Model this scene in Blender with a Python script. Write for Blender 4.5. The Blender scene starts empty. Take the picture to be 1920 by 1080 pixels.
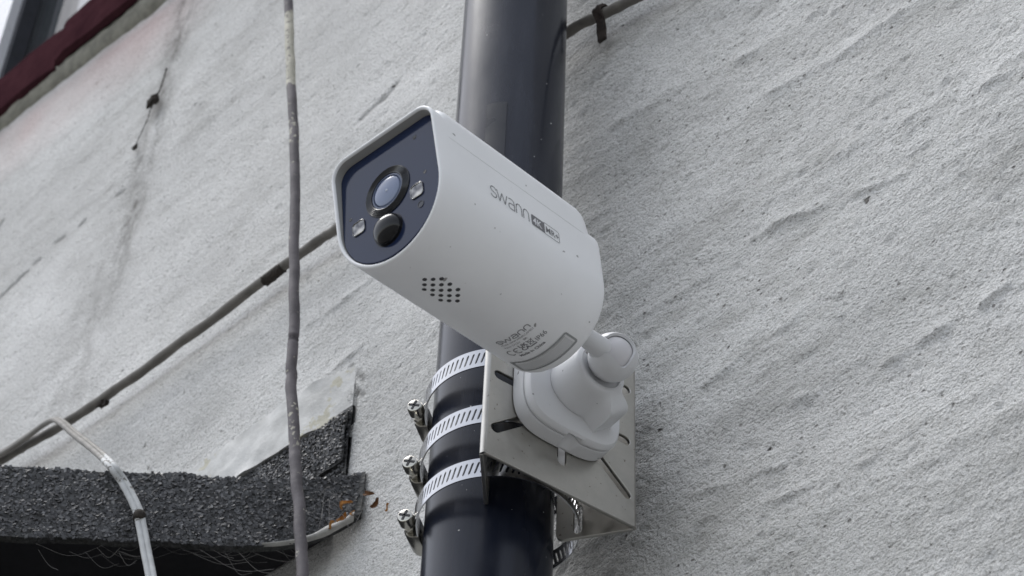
import bpy, bmesh, math, random
import numpy as np
from mathutils import Vector, Matrix, noise as mnoise

random.seed(7)
rng = np.random.default_rng(11)
scene = bpy.context.scene
col = scene.collection
PI = math.pi

# ------------------------------------------------------------------ camera
FPX = 4300.0                       # focal length in pixels of a 1920 wide frame
def cam_axes(theta=45.8, alpha=45.0, roll=2.7):
    t, a, r = map(math.radians, (theta, alpha, roll))
    fh = np.array([-math.cos(a), math.sin(a), 0]); rt = np.array([math.sin(a), math.cos(a), 0]); z = np.array([0, 0, 1.])
    F = fh*math.cos(t) + z*math.sin(t); U = -fh*math.sin(t) + z*math.cos(t)
    return rt*math.cos(r) + U*math.sin(r), U*math.cos(r) - rt*math.sin(r), F
CR, CU, CF = cam_axes()
CP = np.array([0, -.06, 0]) - (CF*1.33 + CR*((940-960)/FPX*1.33))
def at(px, py, Y):                 # the point of the plane y = Y seen at a pixel
    d = CF + CR*((px-960)/FPX) + CU*((540-py)/FPX)
    return CP + d*((Y-CP[1])/d[1])
def at_plane(px, py, n, p0):
    d = CF + CR*((px-960)/FPX) + CU*((540-py)/FPX); n = np.array(n, float)
    return CP + d*(((np.array(p0)-CP) @ n)/(d @ n))
cd = bpy.data.cameras.new('camera'); cam = bpy.data.objects.new('camera', cd); col.objects.link(cam)
cd.sensor_width = 36; cd.lens = FPX/1920*36; cd.clip_start = .01; cd.clip_end = 500
M = Matrix((list(CR)+[CP[0]], list(CU)+[CP[1]], list(-CF)+[CP[2]], [0, 0, 0, 1]))
M = Matrix([[CR[i], CU[i], -CF[i], CP[i]] for i in range(3)] + [[0, 0, 0, 1]])
cam.matrix_world = M
cd.dof.use_dof = True; cd.dof.focus_distance = 1.22; cd.dof.aperture_fstop = 22
scene.camera = cam

# ------------------------------------------------------------------ sky, sun, exposure
SUN_EL, SUN_AZ = 70.0, 213.0       # azimuth: angle of the direction towards the sun, from +X
world = bpy.data.worlds.new('World'); scene.world = world; world.use_nodes = True
nt = world.node_tree; nt.nodes.clear()
sky = nt.nodes.new('ShaderNodeTexSky'); sky.sky_type = 'NISHITA'; sky.sun_disc = False
sky.sun_elevation = math.radians(SUN_EL); sky.sun_rotation = math.radians(90-SUN_AZ)
sky.air_density = 1.0; sky.dust_density = 1.6; sky.ozone_density = 1.0
hs = nt.nodes.new('ShaderNodeHueSaturation'); hs.inputs['Saturation'].default_value = .34
bg = nt.nodes.new('ShaderNodeBackground'); bg.inputs['Strength'].default_value = .15
wo = nt.nodes.new('ShaderNodeOutputWorld')
nt.links.new(sky.outputs[0], hs.inputs['Color']); nt.links.new(hs.outputs[0], bg.inputs[0]); nt.links.new(bg.outputs[0], wo.inputs[0])
sl = bpy.data.lights.new('sun', 'SUN'); sl.energy = 1.15; sl.angle = math.radians(30); sl.color = (1, .985, .96)
so = bpy.data.objects.new('sun', sl); col.objects.link(so)
ce = math.cos(math.radians(SUN_EL))
sd = Vector((ce*math.cos(math.radians(SUN_AZ)), ce*math.sin(math.radians(SUN_AZ)), math.sin(math.radians(SUN_EL))))
so.rotation_euler = sd.to_track_quat('Z', 'Y').to_euler(); so.location = sd*6
vs = scene.view_settings; vs.view_transform = 'Standard'; vs.look = 'None'; vs.gamma = 1; vs.use_curve_mapping = False
vs.exposure = .86

# ------------------------------------------------------------------ helpers
def tag(o, label, cat=None, group=None, kind=None):
    if label: o['label'] = label
    if cat: o['category'] = cat
    if group: o['group'] = group
    if kind: o['kind'] = kind
    return o
def empty(name, loc=(0, 0, 0)):
    o = bpy.data.objects.new(name, None); o.empty_display_size = .02; o.location = loc; col.objects.link(o); return o
def link(name, me, mat, parent=None, M=None, smooth=False, angle=None):
    o = bpy.data.objects.new(name, me); col.objects.link(o)
    if mat is not None and not me.materials: me.materials.append(mat)
    if smooth:
        me.polygons.foreach_set('use_smooth', [True]*len(me.polygons))
        if angle: me.set_sharp_from_angle(angle=math.radians(angle))
    if M is not None: o.matrix_world = M
    if parent is not None:
        o.parent = parent
        bpy.context.view_layer.update()
        o.matrix_parent_inverse = parent.matrix_world.inverted()
    return o
def mesh(name, V, Fc, mat, parent=None, M=None, smooth=False, angle=None):
    me = bpy.data.meshes.new(name); me.from_pydata([tuple(map(float, v)) for v in V], [], [tuple(map(int, f)) for f in Fc]); me.update()
    return link(name, me, mat, parent, M, smooth, angle)
def recalc(me):
    bm = bmesh.new(); bm.from_mesh(me); bmesh.ops.recalc_face_normals(bm, faces=bm.faces); bm.to_mesh(me); bm.free()
class MB:                                                     # collects shapes for one mesh
    def __init__(s): s.V = []; s.F = []
    def add(s, V, F):
        b = len(s.V); s.V += [tuple(map(float, v)) for v in V]; s.F += [tuple(b+int(i) for i in f) for f in F]; return s
    def grid(s, P, close_u=False, close_v=False):             # P: rows x cols x 3
        P = np.asarray(P); n, m = P.shape[:2]; F = []
        for i in range(n if close_u else n-1):
            for j in range(m if close_v else m-1):
                F.append((i*m+j, i*m+(j+1) % m, ((i+1) % n)*m+(j+1) % m, ((i+1) % n)*m+j))
        return s.add(P.reshape(-1, 3), F)
    def build(s, name, mat, parent=None, M=None, smooth=False, angle=None, fix=True):
        me = bpy.data.meshes.new(name); me.from_pydata(s.V, [], s.F); me.update()
        if fix: recalc(me)
        return link(name, me, mat, parent, M, smooth, angle)
def box(cx, cy, cz, sx, sy, sz, bev=0, seg=2):
    bm = bmesh.new(); bmesh.ops.create_cube(bm, size=1)
    for v in bm.verts: v.co = Vector((cx+v.co.x*sx, cy+v.co.y*sy, cz+v.co.z*sz))
    if bev: bmesh.ops.bevel(bm, geom=list(bm.edges), offset=bev, segments=seg, affect='EDGES', profile=.5)
    return bm
def bm_obj(name, bm, mat, parent=None, M=None, smooth=False, angle=None):
    me = bpy.data.meshes.new(name); bm.to_mesh(me); bm.free(); return link(name, me, mat, parent, M, smooth, angle)
def frameM(o, x, y, z):
    return Matrix([[x[i], y[i], z[i], o[i]] for i in range(3)] + [[0, 0, 0, 1]])
def catmull(P, n=12):
    P = np.asarray(P, float); Q = np.vstack([2*P[0]-P[1], P, 2*P[-1]-P[-2]]); out = []
    for i in range(1, len(Q)-2):
        for t in np.linspace(0, 1, n, endpoint=False):
            a, b, c, d = Q[i-1:i+3]
            out.append(.5*((2*b)+(c-a)*t+(2*a-5*b+4*c-d)*t*t+(3*b-a-3*c+d)*t**3))
    out.append(P[-1]); return np.array(out)
def tube_pts(P, r, n=10, caps=True, side=0.0, squash=1.0, ref=(0, 0, 1.)):
    P = np.asarray(P, float); T = np.gradient(P, axis=0); T /= np.linalg.norm(T, axis=1)[:, None]
    ref = np.array(ref, float); R = np.broadcast_to(np.asarray(r, float), (len(P),))
    rows = []
    for p, t, rr in zip(P, T, R):
        b = ref - t*(ref @ t)
        if np.linalg.norm(b) < .05: b = np.array([0, -1., 0]) - t*(np.array([0, -1., 0]) @ t)
        b /= np.linalg.norm(b); a = np.cross(t, b)
        rows.append([p + a*side + a*rr*math.cos(k*2*PI/n)*squash + b*rr*math.sin(k*2*PI/n) for k in range(n)])
    return np.array(rows)
def tube(mb, P, r, n=10, side=0.0, ref=(0, 0, 1.)):
    G = tube_pts(P, r, n, side=side, ref=ref); b = len(mb.V); mb.grid(G, close_v=True)
    mb.F.append(tuple(b+k for k in range(n))); e = b+(len(G)-1)*n; mb.F.append(tuple(e+k for k in range(n))); return mb
def lathe(mb, prof, n=64):                                    # prof: (radius, height) about local z
    rows = [[(r*math.cos(k*2*PI/n), r*math.sin(k*2*PI/n), h) for k in range(n)] for r, h in prof]
    b = len(mb.V); mb.grid(rows, close_v=True); mb.F.append(tuple(b+k for k in range(n)))
    e = b+(len(prof)-1)*n; mb.F.append(tuple(e+k for k in range(n))); return mb
def flat_plate(outer, holes, thick, bev=.0003):               # 2D outline with holes -> plate mesh centred on local z = 0
    cu = bpy.data.curves.new('plate', 'CURVE'); cu.dimensions = '2D'; cu.fill_mode = 'BOTH'
    cu.extrude = thick/2-bev; cu.bevel_depth = bev; cu.bevel_resolution = 1
    for loop in [outer]+holes:
        sp = cu.splines.new('POLY'); sp.points.add(len(loop)-1); sp.use_cyclic_u = True
        for p, (x, y) in zip(sp.points, loop): p.co = (x, y, 0, 1)
    o = bpy.data.objects.new('plate', cu); col.objects.link(o); bpy.context.view_layer.update()
    me = bpy.data.meshes.new_from_object(o.evaluated_get(bpy.context.evaluated_depsgraph_get()))
    bpy.data.objects.remove(o); bpy.data.curves.remove(cu); return me
def slot2d(x0, y0, x1, y1, w, n=8):
    a = math.atan2(y1-y0, x1-x0); pts = []
    for k in range(n+1): t = a-PI/2+PI*k/n; pts.append((x1+w/2*math.cos(t), y1+w/2*math.sin(t)))
    for k in range(n+1): t = a+PI/2+PI*k/n; pts.append((x0+w/2*math.cos(t), y0+w/2*math.sin(t)))
    return pts
def rrect(x0, y0, x1, y1, r, n=6):
    r = [r]*4 if not isinstance(r, (list, tuple)) else r; pts = []
    for (cx, cy, rr, a0) in ((x1, y0, r[0], -PI/2), (x1, y1, r[1], 0), (x0, y1, r[2], PI/2), (x0, y0, r[3], PI)):
        sx = -1 if cx == x1 else 1; sy = 1 if cy == y0 else -1
        for k in range(n+1): t = a0+PI/2*k/n; pts.append((cx+sx*rr+rr*math.cos(t), cy+sy*rr+rr*math.sin(t)))
    return pts
def vnoise(x, y, seed):                                       # smooth value noise on a lattice, vectorised
    r = np.random.default_rng(seed); tab = r.random((256, 256))*2-1
    xi = np.floor(x).astype(int); yi = np.floor(y).astype(int); fx = x-xi; fy = y-yi
    fx = fx*fx*fx*(fx*(fx*6-15)+10); fy = fy*fy*fy*(fy*(fy*6-15)+10)
    g = lambda i, j: tab[i & 255, j & 255]
    return (g(xi, yi)*(1-fx)+g(xi+1, yi)*fx)*(1-fy)+(g(xi, yi+1)*(1-fx)+g(xi+1, yi+1)*fx)*fy
def fbm(x, y, seed, oct=4, gain=.5):
    s = 0; a = 1; n = 0
    for k in range(oct): s = s+a*vnoise(x*2**k+k*17.3, y*2**k+k*9.1, seed+k); n += a; a *= gain
    return s/n

# ------------------------------------------------------------------ materials
class Nodes:
    def __init__(s, name):
        s.m = bpy.data.materials.new(name); s.m.use_nodes = True; s.t = s.m.node_tree
        s.b = s.t.nodes['Principled BSDF']; s.tc = s.t.nodes.new('ShaderNodeTexCoord')
    def n(s, typ, **kw):
        nd = s.t.nodes.new(typ)
        for k, v in kw.items():
            if hasattr(nd, k): setattr(nd, k, v)
            else: nd.inputs[k.replace('_', ' ')].default_value = v
        return nd
    def l(s, a, b): s.t.links.new(a, b)
    def coord(s, scale=(1, 1, 1), rot=(0, 0, 0), kind='Object'):
        mp = s.n('ShaderNodeMapping'); mp.inputs['Scale'].default_value = scale; mp.inputs['Rotation'].default_value = rot
        s.l(s.tc.outputs[kind], mp.inputs[0]); return mp.outputs[0]
    def noise(s, scale, detail=4, rough=.55, vec=None, dist=0):
        nd = s.n('ShaderNodeTexNoise'); nd.inputs['Scale'].default_value = scale; nd.inputs['Detail'].default_value = detail
        nd.inputs['Roughness'].default_value = rough; nd.inputs['Distortion'].default_value = dist
        s.l(vec if vec is not None else s.tc.outputs['Object'], nd.inputs['Vector']); return nd.outputs['Fac']
    def ramp(s, fac, stops, interp='LINEAR'):
        r = s.n('ShaderNodeValToRGB'); r.color_ramp.interpolation = interp; e = r.color_ramp.elements
        while len(e) < len(stops): e.new(.5)
        for el, (p, c) in zip(e, stops): el.position = p; el.color = (*c, 1) if isinstance(c, tuple) else (c, c, c, 1)
        s.l(fac, r.inputs[0]); return r.outputs[0]
    def mix(s, fac, a, b, mode='MIX'):
        m = s.n('ShaderNodeMix', data_type='RGBA', blend_type=mode)
        for i, v in ((0, fac), (6, a), (7, b)):
            if hasattr(v, 'node'): s.l(v, m.inputs[i])
            else: m.inputs[i].default_value = (v if i == 0 else ((*v, 1) if isinstance(v, tuple) else (v, v, v, 1)))
        return m.outputs[2]
    def math(s, op, a, b=0.0, clamp=False):
        m = s.n('ShaderNodeMath', operation=op, use_clamp=clamp)
        for i, v in ((0, a), (1, b)):
            if hasattr(v, 'node'): s.l(v, m.inputs[i])
            else: m.inputs[i].default_value = v
        return m.outputs[0]
    def bump(s, h, strength=.3, dist=.001, prev=None):
        b = s.n('ShaderNodeBump'); b.inputs['Strength'].default_value = strength; b.inputs['Distance'].default_value = dist
        s.l(h, b.inputs['Height'])
        if prev is not None: s.l(prev, b.inputs['Normal'])
        s.l(b.outputs[0], s.b.inputs['Normal']); return b.outputs[0]
    def set(s, **kw):
        for k, v in kw.items():
            i = s.b.inputs[k.replace('_', ' ')]
            if hasattr(v, 'node'): s.l(v, i)
            else: i.default_value = (*v, 1) if isinstance(v, tuple) and len(v) == 3 else v
        return s
def simple(name, c, rough=.5, metal=0, var=.15, scale=40, spec=.5, bump=0, bscale=300, coat=0):
    N = Nodes(name); f = N.noise(scale, 5, .6)
    lo = tuple(x*(1-var) for x in c); hi = tuple(min(1, x*(1+var)) for x in c)
    N.set(Base_Color=N.ramp(f, [(.3, lo), (.7, hi)]), Metallic=metal, Specular_IOR_Level=spec, Coat_Weight=coat)
    N.set(Roughness=N.ramp(N.noise(scale*1.7, 4), [(.3, max(.02, rough*.8)), (.7, min(1, rough*1.2))]))
    if bump: N.bump(N.noise(bscale, 4), bump, .0005)
    return N.m

def wall_material():
    N = Nodes('painted_render')
    iso = N.coord((1, 1, 1.15)); lng = N.coord((.30, 1, 1.), (0, math.radians(-5), 0))     # grains, and trowel drag along the wall
    big = N.noise(8, 6, .62, N.coord((.7, 1, 1.4), (0, math.radians(-8), 0))); mid = N.noise(48, 6, .7, lng)
    fine = N.noise(560, 2, .55, iso); gr = N.noise(1250, 2, .6); drag = N.noise(430, 4, .65, lng); med = N.noise(260, 3, .6, iso)
    dirt = N.n('ShaderNodeAttribute', attribute_name='dirt').outputs['Fac']
    base = N.ramp(big, [(.30, (.53, .527, .513)), (.5, (.655, .652, .638)), (.70, (.765, .762, .748))])
    base = N.mix(N.math('MULTIPLY', N.ramp(mid, [(.36, 1.), (.50, 0.)]), N.math('ADD', N.math('MULTIPLY', dirt, .75), .10), True), base, (.38, .375, .355))
    base = N.mix(N.math('MULTIPLY', N.ramp(drag, [(.34, 1.), (.46, 0.)]), N.math('ADD', N.math('MULTIPLY', dirt, .45), .04), True), base, (.29, .285, .268))
    base = N.mix(N.math('MULTIPLY', N.ramp(fine, [(.33, 1.), (.44, 0.)]), N.math('ADD', N.math('MULTIPLY', dirt, .35), .50), True), base, (.29, .285, .27))
    base = N.mix(N.math('MULTIPLY', dirt, .40, True), base, (.42, .42, .41))
    base = N.mix(1., base, N.ramp(gr, [(.33, .80), (.5, 1.), (.66, 1.14)]), 'MULTIPLY')
    base = N.mix(N.math('MULTIPLY', N.ramp(med, [(.28, 1.), (.345, 0.)]), .8, True), base, (.17, .165, .15))
    spot = N.noise(110, 2, .5); base = N.mix(N.ramp(spot, [(.225, .9), (.255, 0.)]), base, (.10, .095, .085))
    vo = N.n('ShaderNodeTexVoronoi'); vo.inputs['Scale'].default_value = 135; N.l(iso, vo.inputs['Vector'])
    sepc = N.n('ShaderNodeSeparateColor'); N.l(vo.outputs['Color'], sepc.inputs[0])
    hole = N.math('MULTIPLY', N.ramp(N.math('ADD', vo.outputs['Distance'], N.math('MULTIPLY', sepc.outputs[1], .10)), [(.09, 1.), (.19, 0.)]), N.ramp(sepc.outputs[0], [(.50, 0.), (.52, 1.)]))
    hole = N.math('MULTIPLY', hole, N.math('ADD', N.math('MULTIPLY', dirt, .8), .25), True)
    base = N.mix(hole, base, (.20, .195, .18))
    pink = N.n('ShaderNodeAttribute', attribute_name='pink').outputs['Fac']
    base = N.mix(pink, base, (.66, .38, .36))
    st = N.n('ShaderNodeAttribute', attribute_name='stain').outputs['Fac']
    stn = N.math('MULTIPLY', st, N.ramp(N.noise(120, 5, .7), [(.25, 1.), (.75, .35)]), True)
    base = N.mix(stn, base, (.085, .075, .065))
    N.set(Base_Color=base, Roughness=.85, Specular_IOR_Level=.25)
    b0 = N.bump(drag, .28, .0016)
    b1 = N.bump(med, .7, .0024, b0)
    b2 = N.bump(fine, 1., .0017, b1)
    b3 = N.bump(gr, .5, .0006, b2); N.bump(N.ramp(spot, [(.20, 0.), (.29, 1.)]), .8, .002, N.bump(N.math('SUBTRACT', 1., hole), .8, .0018, b3))
    return N.m
def felt_material():
    N = Nodes('mineral_felt'); v = N.n('ShaderNodeTexVoronoi'); v.inputs['Scale'].default_value = 420; N.l(N.tc.outputs['Object'], v.inputs['Vector'])
    N.set(Base_Color=N.mix(N.ramp(N.noise(25, 4), [(.35, 0.), (.7, .6)]), N.ramp(v.outputs['Color'], [(.1, (.012, .012, .013)), (.9, (.06, .06, .062))]), (.03, .032, .026)), Roughness=.7)
    N.bump(v.outputs['Distance'], .6, .001); return N.m
def chip_material():
    N = Nodes('mineral_chips'); a = N.n('ShaderNodeAttribute', attribute_name='tone').outputs['Fac']
    N.set(Base_Color=N.ramp(a, [(0., (.018, .018, .02)), (.6, (.055, .056, .06)), (.9, (.11, .112, .118)), (1., (.22, .22, .225))]), Roughness=.5, Specular_IOR_Level=.5); return N.m
def pipe_material():
    N = Nodes('black_plastic_pipe')
    v = N.coord((1, 1, .12)); st = N.noise(90, 5, .65, v); cl = N.noise(14, 5, .6, N.coord((1, 1, .5)))
    dust = N.math('MULTIPLY', N.ramp(st, [(.35, 0.), (.75, 1.)]), N.ramp(cl, [(.4, 0.), (.75, .55)]))
    c = N.mix(dust, (.0062, .0088, .0185), (.046, .051, .068))
    sp = N.noise(420, 1, .5); c = N.mix(N.ramp(sp, [(.19, 1.), (.2, 0.)]), c, (.5, .5, .48))
    N.set(Base_Color=c, Roughness=N.ramp(cl, [(.3, .13), (.7, .30)]), Specular_IOR_Level=.33)
    b0 = N.bump(N.noise(20, 3, .5, N.coord((1, 1, .25))), .14, .002); N.bump(N.noise(500, 3, .6, N.coord((1, 1, .06))), .10, .0003, b0); return N.m
def plastic_white(name='white_plastic', c=(.84, .845, .855), rough=.42):
    N = Nodes(name); f = N.noise(30, 5, .6)
    b = N.ramp(f, [(.3, tuple(x*.96 for x in c)), (.7, c)])
    b = N.mix(N.ramp(N.noise(210, 1, .4), [(.215, .75), (.235, 0.)]), b, (.12, .11, .10))
    b = N.mix(N.ramp(N.noise(24, 6, .75), [(.62, 0.), (.85, .25)]), b, (.45, .43, .39))
    N.set(Base_Color=b, Roughness=rough, Specular_IOR_Level=.4); N.bump(N.noise(2200, 2), .05, .0003); return N.m
def steel(name, c=(.60, .59, .56), rough=.30, brush=(1, 1, 30)):
    N = Nodes(name); v = N.coord(brush); s = N.noise(160, 4, .6, v); g = N.noise(45, 5, .65)
    b = N.ramp(g, [(.3, tuple(x*.82 for x in c)), (.7, c)])
    b = N.mix(N.ramp(N.noise(300, 2), [(.26, .8), (.31, 0.)]), b, (.18, .15, .12))
    N.set(Base_Color=b, Metallic=1., Roughness=N.ramp(s, [(.3, rough*.8), (.7, rough*1.3)])); N.bump(s, .06, .0003); return N.m
def sill_material():
    N = Nodes('maroon_sill_paint'); f = N.noise(40, 6, .65)
    b = N.ramp(f, [(.3, (.034, .014, .018)), (.7, (.058, .024, .029))])
    b = N.mix(N.ramp(N.noise(110, 4, .7), [(.70, 0.), (.80, .4)]), b, (.20, .10, .10))
    N.set(Base_Color=b, Roughness=.8, Specular_IOR_Level=.0); N.bump(N.noise(120, 5, .65), .4, .002); return N.m
def cable_material(name, bands=None, base=(.105, .095, .10)):
    N = Nodes(name); f = N.noise(60, 5, .6); b = N.ramp(f, [(.3, tuple(x*.7 for x in base)), (.7, tuple(x*1.25 for x in base))])
    if bands is not None:
        at_ = N.n('ShaderNodeAttribute', attribute_name='paint').outputs['Fac']
        nz = N.ramp(N.noise(190, 5, .7), [(.30, 0.), (.70, 1.)])
        b = N.mix(N.ramp(N.math('SUBTRACT', N.math('MULTIPLY', at_, 1.45), nz), [(.0, 0.), (.06, 1.)]), b, N.ramp(N.noise(90, 5), [(.3, tuple(x*.72 for x in bands)), (.7, bands)]))
    N.set(Base_Color=b, Roughness=.7, Specular_IOR_Level=.3); N.bump(N.noise(260, 5, .65), .35, .0012); return N.m
def glass_black():
    N = Nodes('dark_front_glass')
    N.set(Base_Color=(.013, .021, .052), Roughness=N.ramp(N.noise(30, 5), [(.4, .06), (.7, .12)]), Specular_IOR_Level=.38, IOR=1.45); return N.m

MAT = dict(wall=wall_material(), felt=felt_material(), chips=chip_material(), pipe=pipe_material(), white=plastic_white(),
    mount=plastic_white('grey_white_plastic', (.64, .645, .655), .5), plate=steel('brushed_bracket_steel', (.50, .488, .455), .36), band=steel('bright_band_steel', (.52, .525, .54), .16, (1, 1, 1)),
    screw=steel('zinc_screw_steel', (.47, .455, .41), .20, (1, 1, 1)), sill=sill_material(), glass=glass_black(),
    print=simple('grey_print', (.17, .17, .18), .6, var=.05), printlite=simple('white_print', (.72, .72, .74), .5, var=.03),
    hole=simple('dark_hole', (.05, .05, .052), .8), black=simple('black_lens_plastic', (.012, .012, .014), .35),
    rubber=simple('grey_rubber', (.30, .31, .31), .6, var=.05), flap=simple('pale_rubber', (.56, .565, .57), .5, var=.05),
    upvc=simple('white_upvc', (.72, .73, .76), .3, var=.04), gasket=simple('dark_gasket', (.03, .032, .04), .5),
    soffit=simple('shade_dark_board', (.012, .012, .015), .7), rust=simple('rusty_iron', (.035, .026, .022), .8, var=.5, scale=180, bump=.5),  # soffit: near-black colour stands in for the shade under the roof
    soot=simple('black_grime', (.030, .024, .019), .95, var=.4, scale=300, bump=.5), web=simple('dusty_web', (.20, .195, .19), .9),
    tape=simple('grey_tape', (.022, .024, .030), .32, var=.1, spec=.3), ground=simple('paving', (.17, .167, .16), .85, var=.25, scale=3))

# ------------------------------------------------------------------ setting: ground and house wall
GZ = -2.55
g = MB(); g.grid([[(x, y, GZ) for x in np.linspace(-60, 60, 9)] for y in np.linspace(-80, 30, 9)])
tag(g.build('ground', MAT['ground'], fix=False), None, kind='structure')

house = empty('house_wall', (0, 0, GZ))
tag(house, 'rough white painted render wall of a house, stained and pitted, with a maroon window sill', 'wall')
SY = -.013                                                     # front face of the sill
_b0, _b1, _t0, _t1 = at(0, 200, SY), at(241, 6, SY), at(0, 138, SY), at(172, 0, SY)
SK = ((_b1[2]-_b0[2])/(_b1[0]-_b0[0])+(_t1[2]-_t0[2])/(_t1[0]-_t0[0]))/2; SZ = _b0[2]-SK*_b0[0]; SH = _t0[2]-SK*_t0[0]-SZ
def sill_z(x): return SZ+SK*x
WX0, WX1 = -2.2, -.30; WZ0 = float(sill_z(-.7))+.03             # window opening
def axis(a, b, c, d, step): return np.concatenate([np.linspace(a, b, 25)[:-1], np.arange(b, c, step), np.linspace(c, d, 25)])
xs = axis(-6, -1.02, .44, 5, .0018); zs = axis(GZ, -.40, 1.02, 4.2, .0018)
X, Z = np.meshgrid(xs, zs)
sh = Z + .03*X                                                # the trowel marks run almost level
rt = np.clip((X+.30)*2.2, 0, 1)                                # the right part of the wall is the rougher one
D = .0022*fbm(X*7, sh*9, 3, 3) + (.0003+.0002*rt)*fbm(X*18, sh*60, 5, 4) + (.0002+.0003*rt)*fbm(X*110, sh*200, 8, 3, .8)
ridge = np.clip(fbm(X*5, sh*46, 21, 4)-.20, 0, 1); D += .0014*ridge*np.clip((X+.35)*2.0, .15, 1)
pit = np.clip(-fbm(X*120, Z*150, 31, 2)-.42, 0, 1); D -= (.0014+.0014*rt)*pit
bump_ = np.clip(fbm(X*150, Z*170, 41, 2)-.35, 0, 1); D += .0016*bump_*np.clip(.45+X*.9, .15, 1)
stain = np.zeros_like(X); pink = np.zeros_like(X)
def streak(xc, z0, z1, w, amt):
    c = xc(Z) + .006*fbm(Z*9, Z*0+3, 51, 3); f = np.exp(-((X-c)/w)**2)*np.clip((Z-z0)/.06, 0, 1)*np.clip((z1-Z)/.05, 0, 1)
    return amt*f*np.clip(.55+1.1*fbm(X*90, Z*50, 55, 4, .7), 0, 1.2)
stain = np.maximum(stain, streak(lambda z: -.511+(z-.65)*.03, .36, 1.3, .018, .95))
stain = np.maximum(stain, streak(lambda z: -.530+(z-.5)*.05, .22, .52, .035, .40))
def dashline(P, w, amt, seed, depth=.0012):                   # an open crack, broken into dashes
    global D
    out = np.zeros_like(X)
    for (x0, z0), (x1, z1) in zip(P[:-1], P[1:]):
        m = (X > min(x0, x1)-.02) & (X < max(x0, x1)+.02) & (Z > min(z0, z1)-.02) & (Z < max(z0, z1)+.02)
        dx, dz = x1-x0, z1-z0; t = np.clip(((X-x0)*dx+(Z-z0)*dz)/(dx*dx+dz*dz), 0, 1)
        d = np.hypot(X-x0-dx*t, Z-z0-dz*t) + .0012*fbm(X*200, Z*200, seed, 2)
        out = np.maximum(out, np.where(m, np.clip(1.6-d/w, 0, 1), 0))
    D = D-depth*out; return out*amt
def wpts(*q): return [tuple(at(x, y, 0)[[0, 2]]) for x, y in q]
for a, b in [((0, 560), (34, 528)), ((36, 524), (52, 510)), ((66, 494), (75, 487)), ((104, 455), (119, 445)), ((149, 424), (159, 412)), ((0, 424), (6, 415)), ((220, 366), (232, 358))]:
    stain = np.maximum(stain, dashline(wpts(a, b), .0024, .5, 61))
stain = np.maximum(stain, dashline(wpts((678, 222), (700, 200), (722, 182)), .0022, .5, 62))
stain = np.maximum(stain, dashline(wpts((712, 186), (730, 172), (743, 154)), .002, .35, 64))
for q in [((660, 690), (668, 740)), ((668, 740), (664, 790)), ((672, 700), (684, 712)), ((672, 735), (682, 742))]:
    stain = np.maximum(stain, dashline(wpts(*q), .0016, .6, 63))
stain = np.maximum(stain, .55*np.exp(-((X+.012)/.02)**2)*np.exp(-((Z-.255)/.03)**2)*0)
# long trowel ridges to the right of the pipe
for q, amp in [(((1330, 480), (1500, 402), (1690, 330)), .0035), (((1700, 250), (1800, 190), (1915, 130)), .003), (((1430, 180), (1560, 110), (1690, 20)), .0025),
               (((1330, 720), (1430, 640), (1560, 560)), .003), (((1740, 640), (1830, 575), (1900, 530)), .003), (((1300, 930), (1400, 900), (1500, 860)), .002),
               (((1150, 240), (1290, 160), (1420, 95)), .002), (((1480, 760), (1640, 690), (1800, 600)), .0025), (((1250, 1010), (1480, 930), (1700, 830)), .002), (((1560, 300), (1660, 250), (1760, 195)), .002), (((1180, 600), (1260, 560), (1350, 500)), .002), (((1600, 880), (1720, 800), (1880, 720)), .002),
               (((570, 620), (640, 570), (700, 520)), .002), (((560, 760), (620, 700), (690, 640)), .0025)]:
    P = wpts(*q)
    for (x0, z0), (x1, z1) in zip(P[:-1], P[1:]):
        dx, dz = x1-x0, z1-z0; t = ((X-x0)*dx+(Z-z0)*dz)/(dx*dx+dz*dz); d = ((X-x0)*dz-(Z-z0)*dx)/math.hypot(dx, dz)
        ww = .0028*(1+.5*fbm(X*30, Z*30, 71, 2)); d = d+.0025*fbm(X*45, Z*45, 73, 3); D += .8*amp*np.where(d < 0, np.exp(d/(ww*1.8)), np.clip(1-d/.0022, 0, 1))*np.clip(t*4+.5, 0, 1)*np.clip((1-t)*4+.5, 0, 1)*np.clip(.45+1.3*fbm(X*50, Z*50, 72, 3), 0, 1.2)
dirt = np.clip(.28+.85*fbm(X*4.2, Z*6.5+X*1.2, 81, 5, .6) + .52*np.clip((X+.16)/.25, 0, 1), 0, 1)
sz_ = sill_z(X)-.015; pk = np.clip((sz_-Z)/.02, 0, 1)*np.clip(1-(sz_-.02-Z)/.10, 0, 1)*np.clip((-.44-X)/.12, 0, 1)
pink = np.clip(pk*(.30+.30*fbm(X*9, Z*9, 91, 3)), 0, 1)
edge = np.minimum(np.minimum(X+1.0, .42-X), np.minimum(Z+.38, 1.0-Z)); D *= np.clip(edge/.03+.0, .0, 1)
P = np.stack([X, -D, Z], -1).reshape(-1, 3)
nz, nx = X.shape; ii = np.arange(nz*nx).reshape(nz, nx)
Fq = np.stack([ii[:-1, :-1], ii[:-1, 1:], ii[1:, 1:], ii[1:, :-1]], -1).reshape(-1, 4)
cx = (X[:-1, :-1]+X[1:, 1:]).ravel()/2; cz = (Z[:-1, :-1]+Z[1:, 1:]).ravel()/2
Fq = Fq[~((cx > WX0) & (cx < WX1) & (cz > WZ0) & (cz < WZ0+1.35))]
me = bpy.data.meshes.new('render_coat'); me.vertices.add(len(P)); me.vertices.foreach_set('co', P.ravel().astype('f4'))
me.loops.add(len(Fq)*4); me.loops.foreach_set('vertex_index', Fq.ravel().astype('i4')); me.polygons.add(len(Fq))
me.polygons.foreach_set('loop_start', (np.arange(len(Fq))*4).astype('i4')); me.polygons.foreach_set('use_smooth', np.ones(len(Fq), bool))
me.update()
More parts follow.
